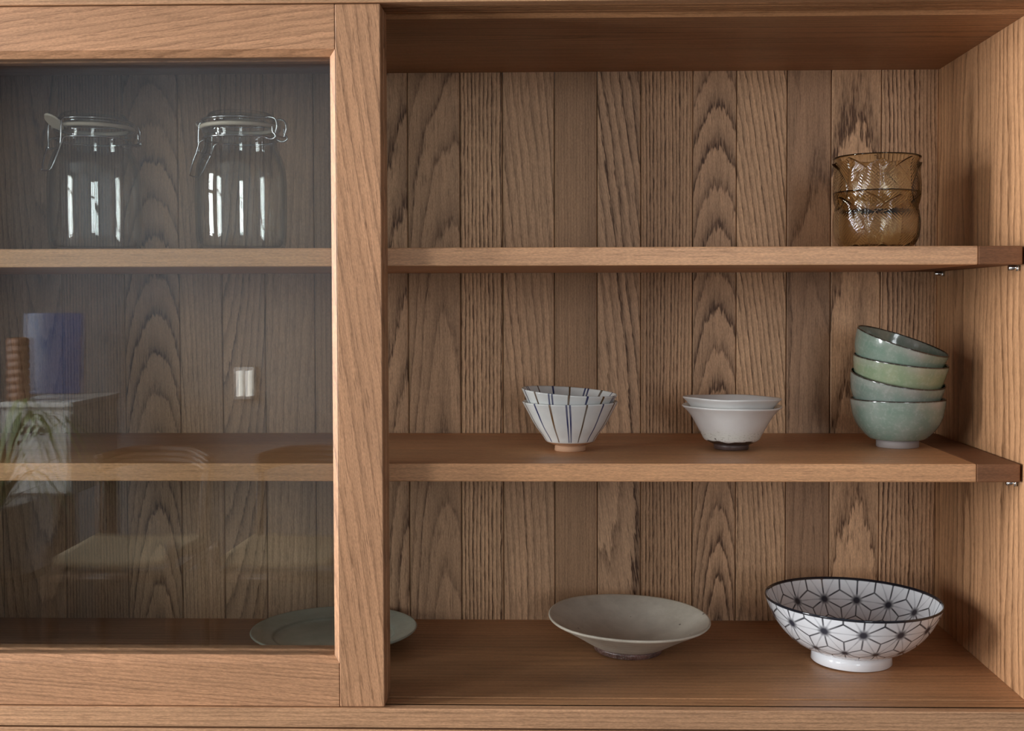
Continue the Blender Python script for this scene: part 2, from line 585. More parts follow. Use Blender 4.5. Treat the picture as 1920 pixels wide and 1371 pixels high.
def glass_thin(name, tint=(0.97, 0.98, 0.975), f0=0.043, rough=0.0, edge=None):
    """clear glass as a see-through sheet with its own mirror reflection on each face"""
    n = NT(name)
    g = n.new('ShaderNodeNewGeometry')
    c = n.m2('ABSOLUTE', n.v2('DOT_PRODUCT', g.outputs['Normal'], g.outputs['Incoming']))
    k = n.m2('POWER', n.m2('SUBTRACT', 1.0, c, clamp=True), 5.0)
    fres = n.m2('ADD', f0, n.m2('MULTIPLY', k, 1 - f0))
    tr = n.new('ShaderNodeBsdfTransparent'); tr.inputs[0].default_value = (*tint, 1)
    if edge:                                        # longer way through a curved wall
        n.link(n.mix(n.ramp(c, 0.05, 0.55), (*edge, 1), (*tint, 1)), tr.inputs[0])
    gl = n.new('ShaderNodeBsdfGlossy'); gl.inputs['Roughness'].default_value = rough
    gl.inputs['Color'].default_value = (1, 1, 1, 1)
    mx = n.new('ShaderNodeMixShader')
    n.link(fres, mx.inputs[0]); n.link(tr.outputs[0], mx.inputs[1]); n.link(gl.outputs[0], mx.inputs[2])
    n.link(mx.outputs[0], n.out.inputs[0])
    return n.m


M_PANE = glass_thin('window_glass', (0.975, 0.985, 0.98))


def sliding_door(yf, th, label, dx=0.0):
    root = attach(empty('sliding_door', (0, 0, 0)), cab)
    tag(root, label)
    x0, x1 = XL + 0.003, -0.2045
    sw = 0.0493                          # visible flat width of the stile
    zb0, zb1, zt0, zt1 = ZF + 0.0006, 0.8841, 1.555, 1.6034
    ch, cd = 0.0068, 0.0072              # chamfer
    yb = yf + th

    def put(o):
        o.parent = root
        return o
    for side in (1, -1):
        bm = bmesh.new()
        if side == 1:
            add_box(bm, x1 - sw, x1, yf, yb, zb0, zt1, 0.0011, 2)
            xi, xo = x1 - sw - ch, x1 - sw
        else:
            add_box(bm, x0, x0 + sw, yf, yb, zb0, zt1, 0.0011, 2)
            xi, xo = x0 + sw + ch, x0 + sw
        sec = lambda zo, zi: [(xo, yf, zo), (xi, yf + cd, zi), (xi, yb, zi), (xo, yb, zo)]
        add_prism(bm, sec(zb1, zb1 + ch), sec(zt0, zt0 - ch))
        put(wood_obj('stile', bm, 'z', dict(cu=-0.11, cv=0.02, tilt=0.03, freq=85, contrast=0.85, slant=0.14, warp=1.5, jag=0.55, sharp=4.5, tone=(0.95, 0.91, 0.89)), None))
    for top in (True, False):
        bm = bmesh.new()
        xa, xb = x0 + sw + 0.0002, x1 - sw - 0.0002
        if top:
            add_box(bm, xa, xb, yf + 0.0002, yb, zt0, zt1, 0.0009, 2)
            zo, zi = zt0, zt0 - ch
            p = dict(cu=-0.12, cv=0.02, tilt=0.03, freq=125, contrast=0.62, slant=-0.13, warp=1.2, jag=0.7, sharp=3.4, tone=(0.96, 0.91, 0.89))
        else:
            add_box(bm, xa, xb, yf + 0.0002, yb, zb0, zb1, 0.0009, 2)
            zo, zi = zb1, zb1 + ch
            p = dict(cu=-0.12, cv=0.02, tilt=0.03, freq=230, contrast=0.55, slant=0.07, warp=1.2, jag=0.9, sharp=2.4, tone=(0.96, 0.91, 0.89))
        sec = lambda xo_, xi_: [(xo_, yf + 0.0002, zo), (xi_, yf + cd, zi), (xi_, yb, zi), (xo_, yb, zo)]
        add_prism(bm, sec(xa, xa + ch), sec(xb, xb - ch))
        put(wood_obj('rail', bm, 'x', p, None))
    bm = bmesh.new()
    yc = yf + 0.0092
    add_box(bm, x0 + sw + 0.002, x1 - sw - 0.002, yc, yc + 0.004, zb1 + 0.002, zt0 - 0.002)
    g = put(bm_obj('glass_pane', bm, M_PANE))
    tag(g, 'clear glass pane')
    return root


sliding_door(-0.0468, 0.0212, 'front sliding door')
sliding_door(-0.0242, 0.0212, 'rear sliding door')


# ---------------------------------------------------------------- ceramics
def lathe_arrays(prof, n):
    prof = np.array(prof, float)
    th = np.linspace(0, 2 * math.pi, n, endpoint=False)
    m = len(prof)
    R, T = np.meshgrid(prof[:, 0], th, indexing='ij')
    Z = np.repeat(prof[:, 1][:, None], n, 1)
    return R, T, Z


def grid_mesh(name, X, Y, Z, col=None, closed_ends=True):
    m, n = X.shape
    co = np.stack([X, Y, Z], -1).reshape(-1, 3)
    i, j = np.meshgrid(np.arange(m - 1), np.arange(n), indexing='ij')
    a = (i * n + j).ravel(); b = (i * n + (j + 1) % n).ravel()
    c = ((i + 1) * n + (j + 1) % n).ravel(); d = ((i + 1) * n + j).ravel()
    quads = np.stack([a, b, c, d], 1)
    faces = quads.tolist()
    if closed_ends:
        faces.append(list(range(n))[::-1])
        faces.append(list(range((m - 1) * n, m * n)))
    me = bpy.data.meshes.new(name)
    me.from_pydata(co.tolist(), [], faces)
    me.polygons.foreach_set('use_smooth', [True] * len(me.polygons))
    if col is not None:
        at = me.color_attributes.new('col', 'FLOAT_COLOR', 'POINT')
        rgba = np.ones((m * n, 4), np.float32); rgba[:, :3] = col.reshape(-1, 3)
        at.data.foreach_set('color', rgba.reshape(-1))
    me.update()
    return me


def resample(pts, step):
    p = np.array(smooth_path([(a, b, 0) for a, b in pts], 10))[:, :2]
    s = np.r_[0, np.cumsum(np.hypot(*np.diff(p, axis=0).T))]
    k = max(int(s[-1] / step), 3)
    t = np.linspace(0, s[-1], k + 1)
    return np.stack([np.interp(t, s, p[:, 0]), np.interp(t, s, p[:, 1])], 1)


def bowl_profile(outer, inner, step=0.0012, lip=0.0):
    """outer: from the foot outwards to the rim; inner: from the rim down to the centre"""
    o = resample(outer, step)
    i = resample(inner, step)
    return o, i


def ceramic(name, rough=0.12, mottled=None, speck=0.0, spec=0.5, bumpy=0.0, coat=0.0):
    n = NT(name)
    col = n.attr('col', 'Color')
    v = n.obj()
    if mottled:
        sc, lo, hi, tint = mottled
        f = n.ramp(n.noise(v, sc, 4, 0.62), 0.35, 0.65, 0.0, 1.0)
        col = n.mix(f, n.mix(1.0, col, lo, 'MULTIPLY'), n.mix(1.0, col, hi, 'MULTIPLY'))
        f2 = n.ramp(n.noise(v, sc * 9, 3, 0.6), 0.5, 0.75, 0.0, tint)
        col = n.mix(f2, col, c4(0.75, 0.75, 0.70))
    if speck:
        vo = n.new('ShaderNodeTexVoronoi')
        n.link(v, vo.inputs['Vector']); vo.inputs['Scale'].default_value = 95
        wn = n.new('ShaderNodeTexWhiteNoise')
        n.link(vo.outputs['Color'], wn.inputs['Vector'])
        d = n.m2('MULTIPLY', n.m2('LESS_THAN', vo.outputs['Distance'], 0.16), n.m2('LESS_THAN', wn.outputs[0], speck))
        col = n.mix(n.m2('MULTIPLY', d, 0.8), col, c4(0.05, 0.035, 0.025))
    b = n.principled(col, rough)
    b.inputs['Specular IOR Level'].default_value = spec
    if coat:
        b.inputs['Coat Weight'].default_value = coat
        b.inputs['Coat Roughness'].default_value = 0.04
    if bumpy:
        n.link(n.bump(n.noise(v, 130, 3), 0.35, bumpy), b.inputs['Normal'])
    return n.m


def foot_mesh(name, r_out, r_in, h, r_top=None, col=(0.5, 0.5, 0.5), n=96):
    rt = r_top or r_out
    prof = resample([(rt * 0.55, h), (rt, h)], 0.004).tolist()
    prof = [(r_in - 0.002, h * 0.8), (r_in, 0.0006), (r_in + 0.0006, 0.0), (r_out - 0.0008, 0.0), (r_out, 0.0008),
            (r_out + (rt - r_out) * 0.4, h * 0.55), (rt, h)]
    R, T, Z = lathe_arrays(prof, n)
    c = np.ones(R.shape + (3,)) * np.array(col)
    return grid_mesh(name, R * np.cos(T), R * np.sin(T), Z, c)


def bowl(name, loc, rot, body, foot, body_mat, foot_mat, body_name='bowl_body'):
    """an Empty at the foot with body and foot ring"""
    root = empty(name, loc, rot)
    b = link_mesh(body_name, body, None, root)
    if not body.materials: body.materials.append(body_mat)
    f = link_mesh('foot_ring', foot, None, root)
    if not foot.materials: foot.materials.append(foot_mat)
    return root


def rotz(a):
    return np.array([[math.cos(a), -math.sin(a)], [math.sin(a), math.cos(a)]])


def rim_at(center, H, tx, ty):
    """root location so that a bowl of height H tilted (tx about x, ty about y) has its rim centre there"""
    e = Euler((tx, ty, 0))
    up = e.to_matrix() @ Vector((0, 0, H))
    return Vector(center) - up, e


# --- striped rice bowls
def striped_mesh(name, phase, seed):
    k = 0.000657
    outer = [(24 * k, 9.0 * k), (36 * k, 13 * k), (45 * k, 18 * k), (52 * k, 28.5 * k), (63 * k, 43.5 * k), (71.2 * k, 57 * k), (77.5 * k, 69 * k), (84 * k, 81 * k), (89.2 * k, 91 * k)]
    inner = [(89.2 * k, 91 * k), (88.6 * k, 92.2 * k), (87.2 * k, 91.6 * k), (79 * k, 80 * k), (71.5 * k, 68 * k), (65 * k, 57 * k), (57 * k, 44 * k), (46 * k, 30 * k), (30 * k, 21.5 * k), (8 * k, 19.5 * k)]
    o, i = bowl_profile(outer, inner)
    prof = np.vstack([o, i[1:]])
    n = 900
    R, T, Z = lathe_arrays(prof, n)
    col = np.ones(R.shape + (3,)) * np.array((0.74, 0.745, 0.725))
    rnd = np.random.RandomState(seed)
    isin = np.arange(len(prof)) >= len(o)
    ns = 16
    blue, brown = np.array((0.022, 0.030, 0.115)), np.array((0.13, 0.066, 0.022))
    hgl = (Z - 15 * k) / (75 * k)
    for s in range(ns):
        th0 = phase + s * 2 * math.pi / ns
        drift = rnd.uniform(-0.05, 0.05)
        d = (T - th0 - drift * (1 - hgl) + math.pi) % (2 * math.pi) - math.pi
        arc = d * R
        taper = 0.0012 + 0.0019 * np.clip((R / (90 * k)) ** 2, 0, 1)
        if s % 2:
            w = taper * rnd.uniform(0.65, 1.25); c = brown * rnd.uniform(0.6, 1.2); offs = (0,)
        elif s % 4 == 2:
            w = taper * 0.78; c = blue; offs = (-0.0021, 0.0021)
        else:
            w = taper * rnd.uniform(0.8, 1.0); c = blue; offs = (0,)
        for q in offs:
            m = np.clip((w * 0.5 - np.abs(arc - q * np.clip(R / (80 * k), 0.4, 1))) / 0.0003 + 0.5, 0, 1)
            m = m * np.where(isin[:, None], np.clip((Z - 56 * k) / (3 * k), 0, 1), np.clip((Z - 19 * k) / (1.2 * k), 0, 1))
            m = (m * (0.92 + 0.08 * np.sin(Z * 160 + s)))[..., None]
            col = col * (1 - m) + c * m
    # bare clay below the glaze line
    bare = (np.clip((18.2 * k - Z) / (0.8 * k), 0, 1) * (~isin)[:, None])[..., None]
    col = col * (1 - bare) + np.array((0.50, 0.285, 0.16)) * bare
    wob = 1 + 0.006 * np.sin(2 * T + seed) * np.clip(Z / (90 * k), 0, 1)
    return grid_mesh(name, R * wob * np.cos(T), R * wob * np.sin(T), Z, col)


M_STRIPE = ceramic('striped_glaze', 0.13, mottled=(55, c4(0.95, 0.95, 0.95), c4(1.04, 1.03, 1.02), 0.02))
M_CLAY = ceramic('bare_clay', 0.75, bumpy=0.0004)
kf = 0.000657
foot_s = foot_mesh('foot_ring', 29.4 * kf, 22 * kf, 12 * kf, 28 * kf, (0.55, 0.32, 0.19))
kw = dict(body_mat=M_STRIPE, foot_mat=M_CLAY)
PI = math.pi
b = bowl('rice_bowl', (0.0, 0.1200, 1.0984), (0, 0, 0), striped_mesh('bowl_body', -PI / 2 - 0.04 - 2 * 2 * PI / 16, 3), foot_s, **kw)
tag(b, 'striped blue and brown rice bowl standing on the middle shelf, bottom of its pair', 'bowl', 'striped rice bowls')
loc, e = rim_at((-0.0008, 0.1200, 1.1706), 91 * kf, 0.016, 0.072)
b = bowl('rice_bowl', loc, e, striped_mesh('bowl_body', -PI / 2 - 0.40 - 2 * 2 * PI / 16, 8), foot_s, **kw)
tag(b, 'tilted striped rice bowl nested inside the other blue and brown striped bowl', 'bowl', 'striped rice bowls')


# --- white flared bowls
def white_mesh(name, seed):
    k = 0.000665
    outer = [(26 * k, 7 * k), (36 * k, 10 * k), (44 * k, 14 * k), (51 * k, 18 * k), (56 * k, 27 * k), (62 * k, 38 * k), (68.5 * k, 50 * k), (75 * k, 61 * k), (83 * k, 71 * k), (91 * k, 78.5 * k)]
    inner = [(91 * k, 78.5 * k), (91.8 * k, 80.2 * k), (90 * k, 81.2 * k), (81 * k, 75 * k), (72 * k, 65 * k), (65 * k, 54 * k), (58 * k, 41 * k), (50 * k, 29 * k), (36 * k, 20 * k), (8 * k, 17 * k)]
    o, i = bowl_profile(outer, inner)
    prof = np.vstack([o, i[1:]])
    R, T, Z = lathe_arrays(prof, 320)
    rnd = np.random.RandomState(seed)
    f = np.clip(Z / (80 * k), 0, 1)
    wob = 1 + f ** 2 * (0.004 * np.cos(6 * T + seed) + 0.004 * np.cos(2 * T + 1.3 * seed))
    Zw = Z + f * (0.00035 * np.sin(3 * T + seed) + 0.00022 * np.sin(5 * T + 2 * seed))
    col = np.ones(R.shape + (3,)) * np.array((0.74, 0.725, 0.70))
    isin = (np.arange(len(prof)) >= len(o))[:, None]
    edge = 17.5 * k + 0.0009 * np.sin(5 * T + seed) + 0.0006 * np.sin(11 * T)
    bare = (np.clip((edge - Z) / (0.8 * k), 0, 1) * (~isin))[..., None]
    col = col * (1 - bare) + np.array((0.055, 0.032, 0.026)) * bare
    pale = (np.exp(-((Z - 26 * k) / (9 * k)) ** 2) * (~isin))[..., None] * 0.6
    col = col * (1 - pale * (1 - bare)) + np.array((0.72, 0.73, 0.65)) * pale * (1 - bare)
    return grid_mesh(name, R * wob * np.cos(T), R * wob * np.sin(T), Zw, col)


def white_glaze():
    n = NT('white_glaze')
    v = n.obj()
    col = n.attr('col', 'Color')
    z = n.xyz(v)[2]
    # worn pitted band above the foot
    low = n.m2('MULTIPLY', n.ramp(z, 0.010, 0.013), n.ramp(z, 0.018, 0.028, 1.0, 0.0))
    pit = n.ramp(n.noise(n.v2('MULTIPLY', v, (300, 300, 620)), 1.0, 3, 0.6), 0.56, 0.66)
    faint = n.ramp(n.noise(v, 45, 3), 0.5, 0.75, 0.0, 0.10)
    col = n.mix(n.m2('MULTIPLY', n.m2('MULTIPLY', pit, low), 0.6), col, c4(0.23, 0.20, 0.15))
    col = n.mix(faint, col, c4(0.45, 0.36, 0.34))
    vo = n.new('ShaderNodeTexVoronoi'); n.link(v, vo.inputs['Vector']); vo.inputs['Scale'].default_value = 60
    wn = n.new('ShaderNodeTexWhiteNoise'); n.link(vo.outputs['Color'], wn.inputs['Vector'])
    d = n.m2('MULTIPLY', n.m2('LESS_THAN', vo.outputs['Distance'], 0.07), n.m2('LESS_THAN', wn.outputs[0], 0.16))
    col = n.mix(n.m2('MULTIPLY', d, 0.8), col, c4(0.06, 0.04, 0.03))
    b = n.principled(col, 0.16)
    n.link(n.bump(n.noise(v, 40, 2), 0.25, 0.0012), b.inputs['Normal'])
    return n.m


M_WHITE = white_glaze()
M_DARKFOOT = ceramic('dark_stoneware', 0.38, bumpy=0.0006)
kf = 0.000665
foot_w = foot_mesh('foot_ring', 32 * kf, 24 * kf, 10 * kf, 33 * kf, (0.095, 0.06, 0.052))
kw = dict(body_mat=M_WHITE, foot_mat=M_DARKFOOT)
b = bowl('flared_bowl', (0.1998, 0.1360, 1.0984), (0, 0.012, 0), white_mesh('bowl_body', 1), foot_w, **kw)
b.location.z += 0.0003
tag(b, 'off-white flared bowl with dark foot standing on the middle shelf under its twin', 'bowl', 'white flared bowls')
loc, e = rim_at((0.2006, 0.1360, 1.1618), 80 * kf, -0.024, 0.018)
b = bowl('flared_bowl', loc, e, white_mesh('bowl_body', 4), foot_w, **kw)
tag(b, 'off-white flared bowl stacked inside its twin, upper of the pair, only its rim showing', 'bowl', 'white flared bowls')


# --- celadon bowls
def celadon_mesh(name, base, seed):
    k = 0.000676
    outer = [(34 * k, 14 * k), (46 * k, 14.6 * k), (54 * k, 17 * k), (66 * k, 28 * k), (76 * k, 41 * k), (82.5 * k, 55 * k), (86 * k, 70 * k), (88 * k, 82 * k), (88.6 * k, 89 * k)]
    inner = [(88.6 * k, 89 * k), (88.2 * k, 90.4 * k), (87 * k, 90.3 * k), (85.6 * k, 84 * k), (83.4 * k, 70 * k), (79.5 * k, 57 * k), (73 * k, 45 * k), (62 * k, 34 * k), (44 * k, 28 * k), (10 * k, 25 * k)]
    o, i = bowl_profile(outer, inner, 0.001)
    prof = np.vstack([o, i[1:]])
    R, T, Z = lathe_arrays(prof, 320)
    isin = (np.arange(len(prof)) >= len(o))[:, None]
    col = np.ones(R.shape + (3,)) * np.array(base)
    # glaze breaks paler just under the rim, dark bare line on the lip and at the foot
    thin = (np.exp(-((Z - 84 * k) / (8 * k)) ** 2) * (0.55 + 0.3 * np.sin(3 * T + seed) + 0.2 * np.sin(7 * T)))[..., None]
    thin = np.clip(thin, 0, 1) * 0.5
    col = col * (1 - thin) + np.array((0.40, 0.36, 0.335)) * thin
    lip = np.clip((Z - 88.2 * k) / (0.6 * k), 0, 1)[..., None]
    col = col * (1 - lip) + np.array((0.035, 0.024, 0.018)) * lip
    low = (np.clip((15.6 * k - Z) / (0.6 * k), 0, 1) * (~isin))[..., None]
    col = col * (1 - low) + np.array((0.03, 0.022, 0.018)) * low
    return grid_mesh(name, R * np.cos(T), R * np.sin(T), Z, col)


M_CELADON = ceramic('celadon_glaze', 0.16, mottled=(26, c4(0.78, 0.92, 0.86), c4(1.12, 1.06, 1.06), 0.13), coat=0.3)
M_GREYFOOT = ceramic('grey_stoneware', 0.6, bumpy=0.0003)
kf = 0.000676
foot_c = foot_mesh('foot_ring', 39.6 * kf, 31 * kf, 15 * kf, 39.6 * kf, (0.27, 0.235, 0.22))
kw = dict(body_mat=M_CELADON, foot_mat=M_GREYFOOT)
CEL = [((0.4113, 0.160, 1.0984), None, (0.215, 0.262, 0.225), 'celadon bowl with grey foot on the middle shelf, bottom of the stack of four'),
       ((0.4113, 0.160, 1.1855), (0.170, 0.130), (0.215, 0.252, 0.222), 'tilted grey-green celadon bowl, second from the bottom of the stack of four'),
       ((0.4148, 0.160, 1.2078), (0.095, 0.112), (0.275, 0.315, 0.200), 'yellowish green celadon bowl, third from the bottom of the stack of four'),
       ((0.4173, 0.160, 1.2316), (0.170, 0.285), (0.215, 0.275, 0.225), 'steeply tilted celadon bowl on top of the stack of four')]
for q, (ctr, tl, base, lab) in enumerate(CEL):
    if tl is None: loc, e = ctr, (0, 0, 0.6)
    else: loc, e = rim_at(ctr, 90 * kf, tl[0], tl[1])
    b = bowl('celadon_bowl', loc, e, celadon_mesh('bowl_body', base, q * 2.1), foot_c, **kw)
    b.scale = (0.972, 0.972, 1.0)
    tag(b, lab, 'bowl', 'celadon bowls stacked on the middle shelf')


# --- shallow beige bowl
def beige_mesh(name):
    k = 0.0006786
    outer = [(52 * k, 9 * k), (62 * k, 10.5 * k), (70 * k, 13 * k), (86 * k, 22 * k), (104 * k, 33 * k), (122 * k, 43.5 * k), (138 * k, 52.5 * k), (149 * k, 58.5 * k)]
    inner = [(149 * k, 58.5 * k), (151.6 * k, 61 * k), (151 * k, 63.6 * k), (147 * k, 63.4 * k), (130 * k, 54.5 * k), (108 * k, 42 * k), (82 * k, 30 * k), (50 * k, 21.5 * k), (12 * k, 18.5 * k)]
    o, i = bowl_profile(outer, inner, 0.0013)
    prof = np.vstack([o, i[1:]])
    R, T, Z = lathe_arrays(prof, 360)
    f = np.clip(Z / (62 * k), 0, 1)
    wob = 1 + f * (0.004 * np.cos(2 * T + 0.5) + 0.002 * np.cos(5 * T))
    Zw = Z + f * 0.0006 * np.sin(3 * T)
    col = np.ones(R.shape + (3,)) * np.array((0.58, 0.535, 0.45))
    isin = (np.arange(len(prof)) >= len(o))[:, None]
    lip = (np.exp(-((Z - 62 * k) / (2.4 * k)) ** 2) * (R > 146 * k))[..., None] * 0.6
    col = col * (1 - lip) + np.array((0.66, 0.58, 0.46)) * lip
    bare = (np.clip((11.5 * k + 0.0008 * np.sin(4 * T) - Z) / (0.8 * k), 0, 1) * (~isin))[..., None]
    col = col * (1 - bare) + np.array((0.10, 0.055, 0.04)) * bare
    rings = (1 + 0.05 * np.sin(Z / k * 0.75) * (~isin))[..., None]
    return grid_mesh(name, R * wob * np.cos(T), R * wob * np.sin(T), Zw, np.clip(col * rings, 0, 1))


M_BEIGE = ceramic('beige_glaze', 0.42, mottled=(24, c4(0.86, 0.85, 0.83), c4(1.1, 1.1, 1.1), 0.10), speck=0.10, bumpy=0.0005, spec=0.4)
M_REDFOOT = ceramic('red_brown_foot', 0.33, mottled=(60, c4(0.5, 0.5, 0.5), c4(1.5, 1.4, 1.4), 0.25), bumpy=0.0012)
kf = 0.0006786
b = bowl('shallow_bowl', (0.0735, 0.1700, ZF), (0.028, 0.038, 0), beige_mesh('bowl_body'),
         foot_mesh('foot_ring', 64 * kf, 54 * kf, 11 * kf, 66 * kf, (0.12, 0.062, 0.05)), M_BEIGE, M_REDFOOT)
b.location.z += 0.0015
tag(b, 'shallow wide beige stoneware bowl with a red-brown foot on the cabinet floor', 'bowl')


# --- porcelain bowl with star pattern
def star_mesh(name):
    k = 0.0006617
    outer = [(64 * k, 18 * k), (76 * k, 21 * k), (92 * k, 27 * k), (112 * k, 38 * k), (131 * k, 54 * k), (147 * k, 74 * k), (158 * k, 94 * k), (164.5 * k, 109 * k), (167.4 * k, 117 * k)]
    inner = [(167.4 * k, 117 * k), (167 * k, 118.6 * k), (165 * k, 118.4 * k), (160 * k, 107 * k), (152 * k, 91 * k), (140 * k, 73 * k), (124 * k, 56 * k), (104 * k, 42 * k), (78 * k, 31 * k), (48 * k, 26 * k), (10 * k, 25 * k)]
    o, i = bowl_profile(outer, inner, 0.0006)
    no = len(o)
    prof = np.vstack([o, i[1:]])
    n = 1100
    R, T, Z = lathe_arrays(prof, n)
    ds = np.hypot(*np.diff(prof, axis=0).T)
    rm = np.maximum(0.5 * (prof[1:, 0] + prof[:-1, 0]), 0.012)
    V = np.r_[0, np.cumsum(ds / rm)]
    V = V - V[no - 1]
    ncol = 14
    a = 2 * math.pi / ncol
    rowh = a * math.sqrt(3) / 2
    t = T / a
    u0 = t
    vv = (V / rowh)[:, None] + np.zeros_like(T)
    # phase of the rows outside and inside
    vo = vv + 0.48
    vi = vv - 0.80
    isin = (np.arange(len(prof)) >= no)[:, None]
    y = np.where(isin, vi, vo)
    x = u0 + np.where(isin, 0.15, -0.25)
    best = np.full(T.shape, 9.0)
    cells = []
    X = x; Yc = y * math.sqrt(3) / 2          # cartesian, lattice edge = 1
    row0 = np.floor(y)
    dblack = np.full(T.shape, 9.0); dgray = np.full(T.shape, 9.0); dv = np.full(T.shape, 9.0); along = np.zeros(T.shape)
    for dr in (-1, 0, 1, 2):
        row = row0 + dr
        off = np.where(np.mod(row, 2) == 0, 0.0, 0.5)
        c0 = np.floor(X - off)
        for dc in (-1, 0, 1, 2):
            vx = c0 + dc + off; vy = row * math.sqrt(3) / 2
            ex, ey = X - vx, Yc - vy
            rr = np.hypot(ex, ey); an = np.arctan2(ey, ex)
            dv = np.minimum(dv, rr)
            # black lines from the star centre to the triangle centroids (30 deg + 60k)
            am = (an - math.pi / 6) % (math.pi / 3); am = np.minimum(am, math.pi / 3 - am)
            perp = rr * np.sin(am); q = rr * np.cos(am)
            ok = q <= 0.5774
            wob = 1.0
            dblack = np.minimum(dblack, np.where(ok, perp, 9))
            # grey brush rays along the lattice edges
            am = an % (math.pi / 3); am = np.minimum(am, math.pi / 3 - am)
            perp = rr * np.sin(am); q = rr * np.cos(am)
            ok = q <= 0.5
            wdt = 0.034 * (1.25 - q * 1.6)
            dgray = np.minimum(dgray, np.where(ok, perp / np.maximum(wdt, 0.010), 9))
    base = np.ones(T.shape + (3,)) * np.array((0.78, 0.80, 0.83))
    rowfade = np.clip((R - 80 * k) / (10 * k), 0, 1)
    px = 0.016
    irr = 0.75 + 0.25 * np.sin(x * 9.3 + y * 5.1) * np.sin(x * 3.7 - y * 8.2)
    g = np.clip(1.2 - dgray, 0, 1) * 0.62 * irr
    base = base * (1 - g[..., None]) + np.array((0.20, 0.215, 0.25)) * g[..., None]
    bl = np.clip((0.022 - dblack) / px + 0.5, 0, 1) * np.clip((dv - 0.10) / 0.10, 0.25, 1) * (0.65 + 0.35 * irr)
    base = base * (1 - bl[..., None]) + np.array((0.022, 0.025, 0.035)) * bl[..., None]
    blob = np.clip((0.20 - dv) / 0.12, 0, 1) * 0.95
    base = base * (1 - blob[..., None]) + np.array((0.020, 0.023, 0.038)) * blob[..., None]
    lim = np.where(isin, np.clip((R - 30 * k) / (6 * k), 0, 1), np.clip((R - 86 * k) / (5 * k), 0, 1))[..., None]
    plainc = np.array((0.78, 0.80, 0.83))
    base = base * lim + plainc * (1 - lim)
    rim = np.clip((Z - 114.3 * k) / (0.8 * k), 0, 1)[..., None]
    base = base * (1 - rim) + np.array((0.012, 0.014, 0.02)) * rim
    return grid_mesh(name, R * np.cos(T), R * np.sin(T), Z, base)


M_STAR = ceramic('patterned_porcelain', 0.07, spec=0.6)
M_PORC = ceramic('white_porcelain', 0.12)
kf = 0.0006617
b = bowl('porcelain_bowl', (0.3482, 0.1310, ZF + 0.001), (0.010, 0.028, 0), star_mesh('bowl_body'),
         foot_mesh('foot_ring', 76.5 * kf, 66 * kf, 21 * kf, 74.5 * kf, (0.80, 0.815, 0.84)), M_STAR, M_PORC)
b.rotation_mode = 'XYZ'
b.rotation_euler = (0.004, 0.022, 0)
b.scale = (0.972, 0.972, 0.995)
tag(b, 'large white porcelain bowl with a blue-black star pattern and dark rim', 'bowl')


# --- celadon plate behind the door
def plate_mesh(name):
    k = 0.00069
    outer = [(70 * k, 6 * k), (84 * k, 7 * k), (104 * k, 10 * k), (128 * k, 16 * k), (146 * k, 22 * k), (154 * k, 26 * k)]
    inner = [(154 * k, 26 * k), (156.2 * k, 28.2 * k), (155.4 * k, 30.2 * k), (152 * k, 30 * k), (136 * k, 25 * k), (118 * k, 20.5 * k), (113 * k, 17.5 * k), (106 * k, 14.5 * k), (80 * k, 12.5 * k), (12 * k, 12 * k)]
    o, i = bowl_profile(outer, inner, 0.0013)
    prof = np.vstack([o, i[1:]])
    R, T, Z = lathe_arrays(prof, 300)
    col = np.ones(R.shape + (3,)) * np.array((0.40, 0.43, 0.36))
    isin = (np.arange(len(prof)) >= len(o))[:, None]
    well = (np.exp(-((R - 114 * k) / (2.5 * k)) ** 2) * isin)[..., None] * 0.45
    col = col * (1 - well) + np.array((0.20, 0.20, 0.16)) * well
    lip = np.exp(-((R - 156 * k) / (1.6 * k)) ** 2)[..., None] * 0.35
    col = col * (1 - lip) + np.array((0.12, 0.10, 0.07)) * lip
    return grid_mesh(name, R * np.cos(T), R * np.sin(T), Z, col)


M_PLATE = ceramic('pale_celadon', 0.22, mottled=(28, c4(0.9, 0.92, 0.9), c4(1.06, 1.05, 1.05), 0.08))
kf = 0.00069
b = bowl('plate', (-0.309, 0.197, ZF), (0, 0, 0), plate_mesh('plate_body'),
         foot_mesh('foot_ring', 82 * kf, 74 * kf, 8 * kf, 84 * kf, (0.25, 0.2, 0.16)), M_PLATE, M_GREYFOOT, 'plate_body')
tag(b, 'pale grey-green plate on the cabinet floor, half hidden behind the door stile', 'plate')


